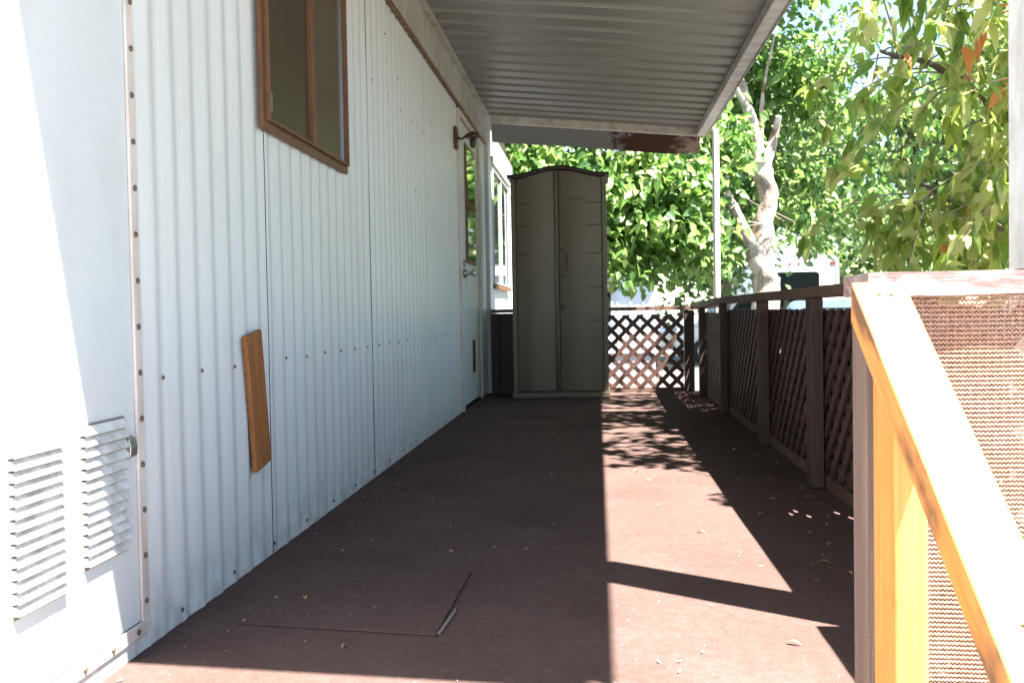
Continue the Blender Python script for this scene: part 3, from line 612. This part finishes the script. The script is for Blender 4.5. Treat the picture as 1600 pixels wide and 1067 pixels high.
# ------------------------------------------------------------------ trees
def leaf_cloud(name, P, D, Nn, Lg, Wd, mats, parent, val=None, droop=.25, mi=None, simple=False):
    """one mesh of many leaf blades: P base, D tip direction, Nn normal (unit arrays)"""
    n = len(P); side = np.cross(D, Nn); side /= np.linalg.norm(side, axis=1)[:, None]+1e-9; Nn = np.cross(side, D)
    Lg = Lg[:, None]; Wd = Wd[:, None]; down = np.array([0, 0, -1.])
    if simple:
        V = np.stack([P, P+D*Lg*.45-side*Wd*.5, P+D*Lg+down*Lg*.1, P+D*Lg*.45+side*Wd*.5], 1); FA = [(0, 1, 2, 3)]
    else:
        c1 = P+D*Lg*.33+down*Lg*droop*.05; c2 = P+D*Lg*.68+down*Lg*droop*.35; t = P+D*Lg+down*Lg*droop
        up = Nn*Wd*.16
        V = np.stack([P, c1, c2, t, c1-side*Wd*.5+up, c2-side*Wd*.36+up, c1+side*Wd*.5+up, c2+side*Wd*.36+up], 1)
        FA = [(0, 4, 1, 1), (0, 1, 6, 6), (4, 5, 2, 1), (1, 2, 7, 6), (5, 3, 2, 2), (2, 3, 7, 7)]
    k = V.shape[1]; me = bpy.data.meshes.new(name); me.vertices.add(n*k); me.vertices.foreach_set('co', V.reshape(-1))
    loops = []; sizes = []
    for f in FA:
        g_ = tuple(dict.fromkeys(f)); loops.append(g_); sizes.append(len(g_))
    flat = np.concatenate([np.array(g_) for g_ in loops]); per_ = len(flat)
    li = (np.arange(n)[:, None]*k+flat[None]).reshape(-1); ls = np.concatenate([[0], np.cumsum(sizes)[:-1]]); st = (np.arange(n)[:, None]*per_+ls[None]).reshape(-1)
    me.loops.add(len(li)); me.loops.foreach_set('vertex_index', li.astype(np.int32)); me.polygons.add(len(st)); me.polygons.foreach_set('loop_start', st.astype(np.int32))
    me.update(calc_edges=True)
    nf = len(FA); val = rng.random(n) if val is None else val; a = me.attributes.new('lv', 'FLOAT', 'FACE'); a.data.foreach_set('value', np.repeat(val, nf).astype(np.float32))
    for m_ in mats: me.materials.append(m_)
    if mi is not None: me.polygons.foreach_set('material_index', np.repeat(mi, nf).astype(np.int32))
    me.validate(); o = bpy.data.objects.new(name, me); COL.objects.link(o); o.parent = parent; o.matrix_parent_inverse = parent.matrix_basis.inverted(); return o
def unit(a): return a/(np.linalg.norm(a, axis=1)[:, None]+1e-9)
def shades(P):   # where a leaf's shadow falls on the deck plane; True = falls on a part of the deck that is sunlit
    X = P[:, 0]-.4326*P[:, 2]; Y = P[:, 1]+.285*P[:, 2]
    return (X > -.12) & (X < .62) & (Y > 1.3) & (Y < 4.1) & (P[:, 2] > 0) & ~((X > .30) & (Y > 3.12) & (Y < 3.55)) & ~((X > .24) & (Y > 3.75))
def clumps(ells, per, spread, L, droopdir=.5):
    """ells: (cx,cy,cz, rx,ry,rz, number of tufts) -> leaf arrays in tufts"""
    P = []; D = []; V = []
    for (cx_, cy_, cz_, rx, ry, rz, nt_) in ells:
        d = unit(rng.normal(size=(nt_, 3))); r = rng.random(nt_)**.45; c = np.array([cx_, cy_, cz_])+d*r[:, None]*np.array([rx, ry, rz])
        for j in range(nt_):
            k = max(3, int(per*rng.uniform(.6, 1.4))); dd = unit(rng.normal(size=(k, 3))*np.array([1, 1, .6])+np.array([d[j][0]*.4, d[j][1]*.4, -droopdir]))
            P.append(c[j]+rng.normal(size=(k, 3))*spread*np.array([1, 1, .55])); D.append(dd); V.append(np.clip(rng.normal(.3+.45*rng.random(), .16, k), 0, 1))
    P = np.concatenate(P); D = np.concatenate(D); V = np.concatenate(V); N_ = unit(rng.normal(size=P.shape)*.6+np.array([.3, -.45, .8]))
    return P, D, N_, V

def wob(pts, rad, amp, name, mat, parent, n=12, sub=8):
    """tapered crooked limb through pts"""
    pts = [Vector(p) for p in pts]; out = []; rs = []
    for i in range(len(pts)-1):
        p0 = pts[max(i-1, 0)]; p1 = pts[i]; p2 = pts[i+1]; p3 = pts[min(i+2, len(pts)-1)]
        for k in range(sub):
            t = k/sub; out.append(.5*((2*p1)+(p2-p0)*t+(2*p0-5*p1+4*p2-p3)*t*t+(3*p1-p0-3*p2+p3)*t**3)); rs.append(rad[i]+(rad[i+1]-rad[i])*t)
    out.append(pts[-1]); rs.append(rad[-1])
    b = MB(); b.tube(out, rs, n); vs = []
    for v in b.v:
        q_ = Vector(v); k = noise.noise(q_*6)*amp+noise.noise(q_*17)*amp*.5; vs.append(tuple(q_+Vector((k, noise.noise(q_*6+Vector((7, 7, 7)))*amp, k*.3))))
    b.v = vs; return b

# -- tree B: pruned pale trunk past the railing with big soft leaves
TY = 12.0; px = lambda x, y, Y=TY: ((x-933)/1500*Y, Y, .67+(486-.018*(x-933)-y)/1500*Y)
TB = empty('shade_tree', (2.05, TY, -.75), label='tree with pale crooked pruned trunk and soft green leaves behind the far railing', cat='tree')
b = wob([(2.0, TY, -.78), px(1190, 470), px(1190, 430), px(1182, 395), px(1188, 350), px(1195, 310), px(1188, 275), px(1182, 250)], [.27, .16, .15, .155, .12, .11, .105, .095], .05, '', None, None, 14)
b2 = wob([px(1184, 262), px(1178, 225), px(1170, 190), px(1160, 155, 12.1), px(1150, 110, 12.2), px(1165, 40, 12.3)], [.115, .075, .065, .06, .05, .03], .02, '', None, None, 10)
b.add(b2.v, b2.f)
for pts, rd in (([px(1190, 262), px(1200, 240), px(1208, 212), px(1212, 190, 11.9)], [.085, .065, .05, .03]), ([px(1180, 388), px(1163, 372, 11.95), px(1150, 340, 11.9), px(1136, 312, 11.8), px(1133, 270, 11.7)], [.12, .085, .055, .045, .03]),
                ([px(1132, 285, 11.7), px(1118, 240, 11.5), px(1145, 200, 11.5)], [.035, .03, .02]), ([px(1186, 250), px(1186, 215), px(1190, 150), px(1210, 60)], [.05, .03, .02, .012]),
                ([px(1140, 312, 11.8), px(1080, 290, 11.4), px(1010, 250, 11.1), px(930, 240, 11)], [.04, .035, .03, .015]), ([px(1150, 330), px(1085, 250, 11.6), px(1040, 240, 11.3), px(990, 330, 11)], [.035, .03, .025, .012]), ([px(1165, 175, 12), px(1100, 90, 11.6), px(950, 40, 11.2)], [.04, .03, .012])):
    q_ = wob(pts, rd, .012, '', None, None, 8); b.add(q_.v, q_.f)
b.build('trunk', M['bark'], TB, smooth=True)
ells = [(-.6, 11.3, 2.15, .85, .7, .65, 110), (.45, 11.0, 2.0, .9, .6, .75, 150), (1.0, 11.3, 1.55, .7, .6, .6, 95), (.3, 11.0, 1.3, .55, .5, .42, 60), (-.1, 11.4, 3.2, 1.3, .7, .8, 120), (1.35, 11.6, 2.6, .45, .5, .8, 60),
        (1.55, 12.6, 1.7, .5, .5, .9, 50), (2.9, 12.8, 2.2, .9, .8, .8, 90), (2.5, 12.8, 3.6, .9, .9, .9, 110), (3.5, 12.2, 4.0, 1.2, .9, 1.1, 40), (1.6, 13.0, 4.0, 1.0, .8, .9, 90), (2.4, 12.6, 5.4, 1.1, 1.1, .9, 90), (4.4, 12.8, 2.9, .9, .8, .8, 30), (2.0, 12.9, 2.5, .5, .4, .8, 50), (1.0, 12, 5, 1.8, 1, 1, 120)]
P, D, N_, V = clumps(ells, 15, .13, .13)
L_ = rng.uniform(.085, .145, len(P)); leaf_cloud('crown', P, D, N_, L_, L_*.72, [M['leafB']], TB, V)
b = MB()
for i in range(60):
    p = P[rng.integers(len(P))]; q_ = p+rng.normal(size=3)*.25+np.array([.15, .1, .1]); r_ = q_+rng.normal(size=3)*.2+np.array([.15, .1, .1]); b.tube([tuple(p), tuple(q_), tuple(r_)], [.003, .005, .007], 5, False)
b.build('twigs', M['twig'], TB)

# -- tree C: near tree with long drooping leaves at the right
TC = empty('drooping_leaf_tree', (3.1, 6.2, -.75), label='near tree with long drooping glossy leaves and a few orange ones at the right', cat='tree')
b = wob([(3.15, 6.3, -.78), (3.05, 6.25, .3), (2.95, 6.2, 1.1), (3.05, 6.1, 2.0), (3.3, 6.0, 3.2), (3.1, 5.8, 4.4)], [.16, .13, .12, .11, .09, .05], .03, '', None, None, 12)
branches = [[(3.0, 6.2, .7), (2.6, 5.9, 1.0), (2.1, 5.5, 1.15), (1.7, 5.2, 1.3)], [(2.98, 6.2, 1.0), (2.5, 5.8, 1.5), (2.0, 5.5, 1.9), (1.55, 5.4, 2.05)], [(3.0, 6.1, 1.6), (2.5, 5.6, 2.1), (2.0, 5.2, 2.4), (1.5, 5.0, 2.6)],
            [(3.05, 6.1, 2.1), (2.7, 5.4, 2.2), (2.3, 4.9, 2.1), (1.95, 4.7, 2.2)], [(3.2, 6.0, 2.8), (2.6, 5.6, 3.1), (2.0, 5.4, 3.3), (1.4, 5.3, 3.4)], [(3.2, 6.0, 2.9), (2.9, 5.0, 3.2), (2.5, 4.4, 3.2), (2.2, 4.0, 3.1)],
            [(3.1, 6.0, 3.2), (2.6, 4.6, 3.5), (2.1, 3.4, 3.3), (1.75, 2.55, 3.05)], [(3.1, 6.0, 3.2), (2.6, 4.9, 3.3), (2.0, 4.1, 3.2), (1.5, 3.6, 3.0)], [(3.1, 6.0, 3.4), (2.5, 5.2, 3.6), (1.9, 4.4, 3.5), (1.5, 4.0, 3.3)],
            [(3.0, 6.2, 1.2), (2.85, 5.4, 1.35), (2.4, 4.9, 1.3), (2.0, 4.7, 1.2)], [(3.1, 6.1, 2.4), (3.0, 5.2, 2.0), (2.55, 4.7, 1.7), (2.2, 4.6, 1.6)], [(3.1, 5.8, 4.2), (2.6, 6.0, 4.1), (2.0, 6.3, 4.0), (1.5, 6.4, 3.8)], [(3.1, 5.8, 4.3), (2.4, 5.3, 4.3), (1.9, 5.0, 4.2), (1.5, 4.7, 4.0)]]
tw = []; Pn = []; Dn = []; Vn = []
for br in branches:
    q_ = wob(br, [.045, .03, .02, .010], .02, '', None, None, 7); b.add(q_.v, q_.f)
b.build('trunk', M['darkbark'], TC, smooth=True)
b = MB(); nr = np.random.default_rng(11)
for br in branches:
    br = np.array(br)
    for j in range(34):
        t = nr.uniform(.15, 1)*(len(br)-1); i = min(int(t), len(br)-2); s = br[i]+(br[i+1]-br[i])*(t-i)
        d = nr.normal(size=3)*np.array([1, 1, .7])+np.array([-.5, -.35, .25]); d /= np.linalg.norm(d); ln = nr.uniform(.35, .85); pts = [s]; p = s.copy(); k = 9
        for z in range(k):
            d = d+np.array([0, 0, -.14])+nr.normal(size=3)*.07; d /= np.linalg.norm(d); p = p+d*ln/k; pts.append(p.copy())
            if z > 1:
                for e in range(nr.integers(1, 3)):
                    ld = d*.5+nr.normal(size=3)*.55+np.array([0, 0, -.45]); Pn.append(p+nr.normal(size=3)*.01); Dn.append(ld); Vn.append(nr.uniform(.25, 1))
        for e in range(5): Pn.append(p.copy()); Dn.append(nr.normal(size=3)*.7+np.array([0, 0, -.5])); Vn.append(nr.uniform(.5, 1))
        b.tube([tuple(q_) for q_ in pts], list(np.linspace(.006, .002, len(pts))), 5, False)
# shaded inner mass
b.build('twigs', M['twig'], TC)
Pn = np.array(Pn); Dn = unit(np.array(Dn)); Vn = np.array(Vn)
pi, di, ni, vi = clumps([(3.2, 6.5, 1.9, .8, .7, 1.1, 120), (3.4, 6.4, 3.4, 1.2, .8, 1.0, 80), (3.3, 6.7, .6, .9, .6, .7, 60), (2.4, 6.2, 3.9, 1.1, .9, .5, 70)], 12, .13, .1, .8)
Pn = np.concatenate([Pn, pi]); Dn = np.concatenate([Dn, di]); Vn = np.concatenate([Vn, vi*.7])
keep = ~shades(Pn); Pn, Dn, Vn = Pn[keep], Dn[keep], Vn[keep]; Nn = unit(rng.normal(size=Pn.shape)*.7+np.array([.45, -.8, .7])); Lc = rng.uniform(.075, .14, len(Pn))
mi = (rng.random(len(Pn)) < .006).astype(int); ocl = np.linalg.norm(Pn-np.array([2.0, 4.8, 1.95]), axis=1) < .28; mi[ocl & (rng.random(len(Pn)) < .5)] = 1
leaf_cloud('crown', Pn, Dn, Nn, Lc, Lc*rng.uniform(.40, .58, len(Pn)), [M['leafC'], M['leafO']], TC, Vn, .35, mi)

# -- low shrubs added outside the railing to darken the view through its slats
M['leafS'] = leafmat('shrub_leaf', [(.025, .05, .018), (.05, .07, .025), (.11, .06, .025), (.16, .075, .03)], .3, .6)
for k, (sy, sx, lab) in enumerate(((2.35, 1.45, 'low brownish shrub added as shade outside the railing closest to the peeling cap'), (3.65, 1.50, 'low brownish shrub added as shade outside the middle of the long railing'), (4.95, 1.48, 'low brownish shrub added as shade outside the railing, third from the steps'), (6.15, 1.50, 'low brownish shrub added as shade outside the railing nearest the awning pipe post'))):
    t = empty('shrub', (sx, sy, -.75), label=lab, cat='shrub', group='shrubs added to darken along the railing')
    P, D, N_, V = clumps([(sx, sy, -.1, .48, .78, .62, 250), (sx-.05, sy, .3, .42, .78, .30, 130)], 13, .07, .08, .2)
    kk = ((P[:, 0] > .97) & (P[:, 2] < .58) & (P[:, 1] > 2.02)); P, D, N_, V = P[kk], D[kk], N_[kk], V[kk]
    L_ = rng.uniform(.05, .10, len(P)); leaf_cloud('foliage', P, D, N_, L_, L_*.55, [M['leafS']], t, V)
    b = MB()
    for j in range(14): b.tube([(sx, sy+.05*(j-7)*.3, -.77), (sx+random.uniform(-.15, .2), sy+(j-7)*.05, -.3), (sx+random.uniform(-.2, .3), sy+(j-7)*.08, .2)], [.014, .01, .004], 5)
    b.build('stems', M['twig'], t)

# -- trees farther back
def far_tree(x, y, h, r, nt_, label, dark=0, trunk_r=.22, base=-.76, low=.25, seed=0):
    t = empty('leafy_tree', (x, y, base), label=label, cat='tree', group='trees beyond the yard')
    b = wob([(x, y, base-.05), (x+.2, y, base+h*.25), (x-.1, y, base+h*.5), (x+.2, y, base+h*.85)], [trunk_r, trunk_r*.8, trunk_r*.6, .05], .06, '', None, None, 10)
    for k in range(7):
        a = k*2.4+seed; z = base+h*(.3+.07*k); q_ = wob([(x, y, z), (x+math.cos(a)*r*.45, y+math.sin(a)*r*.45, z+h*.1), (x+math.cos(a)*r*.85, y+math.sin(a)*r*.85, z+h*.12)], [trunk_r*.45, trunk_r*.28, .03], .04, '', None, None, 7); b.add(q_.v, q_.f)
    b.build('trunk', M['darkbark'], t, smooth=True)
    E_ = []
    for k in range(16):
        a = k*2.399+seed; rr = r*(.25+.6*((k*.618) % 1)); z = base+h*(low+(1-low)*(((k*.37) % 1)*.85)); E_.append((x+math.cos(a)*rr, y+math.sin(a)*rr*.8, z, r*.42, r*.42, h*.13, nt_//16))
    P, D, N_, V = clumps(E_, 26, r*.085, .2, .3); V = np.clip(V-dark, 0, 1); L_ = rng.uniform(.14, .26, len(P))*max(1, r/4)
    leaf_cloud('crown', P, D, N_, L_, L_*.7, [M['leafF']], t, V, simple=True)
far_tree(-3.5, 22, 8.5, 4.6, 520, 'dark green tree furthest left, seen above the cabinet', .25, seed=1)
far_tree(3.2, 26, 10, 5.0, 420, 'broad green tree straight behind the pale trunk', .1, seed=2)
far_tree(9.5, 43, 9.0, 6.5, 560, 'tall tree rising directly behind the white camper trailer', .1, seed=3)
far_tree(12.5, 23, 7.0, 4.2, 380, 'bushy tree behind the near tree with drooping leaves', .2, seed=4)
far_tree(20, 30, 12, 6.0, 480, 'rounded tree furthest right, beyond the near drooping tree', .2, seed=5)
far_tree(7.6, 19.5, 7.5, 2.6, 260, 'slender yellow green tree right of the pale trunk', -.1, seed=6, low=.42, trunk_r=.14)

# ------------------------------------------------------------------ things parked beyond
G = -.755
def camper():
    t = empty('camper_trailer', (7.0, 33, G), label='white camper trailer with wide dark rear window, parked beyond the trees', cat='camper')
    x0, x1, y0, y1 = 5.45, 8.05, 33, 40; b = MB()
    pr = [(x0, .55), (x1, .55), (x1, 3.02), (x1-.15, 3.14), ((x0+x1)/2, 3.25), (x0+.15, 3.14), (x0, 3.02)]
    b.prism([(p[0], p[1]+G) for p in pr], 1, y0, y1); b.build('body', M['rvwhite'], t, bevel=.06)
    b = MB(); b.prism([(x0+.35, 1.95+G), (x1-.72, 1.95+G), (x1-.62, 2.05+G), (x1-.62, 2.54+G), (x1-.72, 2.62+G), (x0+.35, 2.62+G), (x0+.25, 2.54+G), (x0+.25, 2.05+G)], 1, y0-.02, y0-.005); b.build('rear_window', M['campglass'], t)
    b = MB(); b.prism([(x0-.03, 3.02+G), (x0+.13, 3.15+G), ((x0+x1)/2, 3.262+G), (x1-.13, 3.15+G), (x1+.03, 3.02+G), (x1+.03, 2.98+G), (x1-.14, 3.10+G), ((x0+x1)/2, 3.215+G), (x0+.14, 3.10+G), (x0-.03, 2.98+G)], 1, y0-.035, y0-.022); b.build('roof_trim', M['rvgray'], t)
    for k in range(3):
        b = MB(); b.prism([(x0+.98+.3*k, 2.93+G), (x0+1.08+.3*k, 2.93+G), (x0+1.03+.3*k, 2.83+G), (x0+.98+.3*k, 2.83+G)], 1, y0-.04, y0-.003); b.build('marker_light', M['red'], t)
    b = MB(); b.box(x1-.10, x1+.03, y0-.03, y0+.1, 1.9+G, 2.98+G); b.box(x0-.02, x1+.02, y0-.03, y0+.0, .5+G, .8+G); b.build('trim', M['rvgray'], t)
    b = MB(); b.box(x1-.26, x1-.12, y0-.04, y0-.004, 2.82+G, 2.95+G); b.build('tail_light', M['red'], t)
    b = MB(); b.box(x0+.9, x0+1.6, 34, 35, 3.2+G, 3.45+G); b.build('roof_unit', M['rvwhite'], t, bevel=.05)
    for xx in (x0+.15, x1-.4):
        b = MB(); b.tube([(xx, 36.5, .36+G), (xx+.25, 36.5, .36+G)], .36, 18); b.build('wheel', M['tyre'], t)
camper()
def car(x, y, rz, mat, label, L=4.5, Wd=1.8, Hh=1.55, name='parked_car'):
    t = empty(name, (0, 0, 0), label=label, cat='car')
    s = [(-L/2, .35), (-L/2, .75), (-L/2+.1, .95), (-L/2+1.1, 1.02), (-L/2+1.75, Hh-.02), (-L/2+2.4, Hh), (L/2-.9, Hh-.04), (L/2-.15, 1.05), (L/2, .9), (L/2, .35)]
    b = MB(); b.prism([(p[0], p[1]) for p in s], 1, -Wd/2, Wd/2); vs = []
    for v in b.v: k = 1-.13*max(0, (v[2]-.95)/.6); vs.append((v[0], v[1]*k, v[2]))
    b.v = vs; b.build('body', mat, t, bevel=.06)
    b = MB()
    for sd in (-1, 1): b.add([(-L/2+1.35, sd*(Wd/2*.985+.004), 1.08), (L/2-.45, sd*(Wd/2*.985+.004), 1.08), (L/2-.95, sd*(Wd/2*.885+.004), Hh-.10), (-L/2+1.85, sd*(Wd/2*.885+.004), Hh-.10)], [(0, 1, 2, 3)])
    b.build('side_window', M['glass'], t)
    b = MB(); b.add([(-L/2+1.14, -.72, 1.07), (-L/2+1.14, .72, 1.07), (-L/2+1.68, .66, Hh-.09), (-L/2+1.68, -.66, Hh-.09)], [(0, 1, 2, 3)])
    b.v = [(v[0]-.02, v[1], v[2]+.01) for v in b.v]; b.build('windscreen', M['glass'], t)
    for xx in (-L/2+.85, L/2-.85):
        for sd in (-1, 1):
            b = MB(); b.tube([(xx, sd*(Wd/2-.2), .33), (xx, sd*(Wd/2+.02), .33)], .33, 20); wq = b.build('wheel', M['tyre'], t)
            b = MB(); b.tube([(xx, sd*(Wd/2+.021), .33), (xx, sd*(Wd/2+.03), .33)], .2, 16); b.build('rim', M['steel'], wq)
    for sd in (-1, 1):
        b = MB(); b.box(-L/2-.01, -L/2+.1, sd*.62-.15, sd*.62+.15, .68, .8); b.build('headlight', M['carwhite'], t, bevel=.02)
    t.location = (x, y, G); t.rotation_euler = (0, 0, rz); return t
car(2.95, 11.0, R(80), M['blue'], 'blue car parked just past the railing, near the pale trunk', Hh=1.5)
car(4.2, 27, R(10), M['carwhite'], 'low white car parked to the left of the camper trailer', L=4.8, Hh=1.75)
# neighbour's trailer seen through the far railing
NB = empty('neighbour_home', (0, 22, G), label='pale blue grey neighbouring mobile home beyond the far railing', cat='house')
b = MB(); b.box(-6, 1.25, 21, 27, .5+G, 2.25+G); b.build('wall', M['neigh'], NB)
b = MB(); b.prism([(20.8, 2.24+G), (27.2, 2.24+G), (24, 2.75+G)], 0, -6.3, 1.4); b.build('roof', M['rvgray'], NB)
b = MB()
for i in range(26): b.box(-5.9+i*.275, -5.87+i*.275, 20.98, 20.999, .5+G, 2.2+G)
b.build('siding_ribs', M['neigh'], NB)
b = MB(); b.box(-6, 1.25, 21.05, 27, G-.01, .499+G); b.build('skirting', M['rvgray'], NB)
b = MB(); b.box(-.6, .3, 20.95, 20.978, 1.2+G, 1.9+G); wq = b.build('window', M['glass'], NB)
b = MB(); b.box(-.65, .35, 20.975, 20.985, 1.15+G, 1.95+G); b.build('frame', M['doorwhite'], wq)
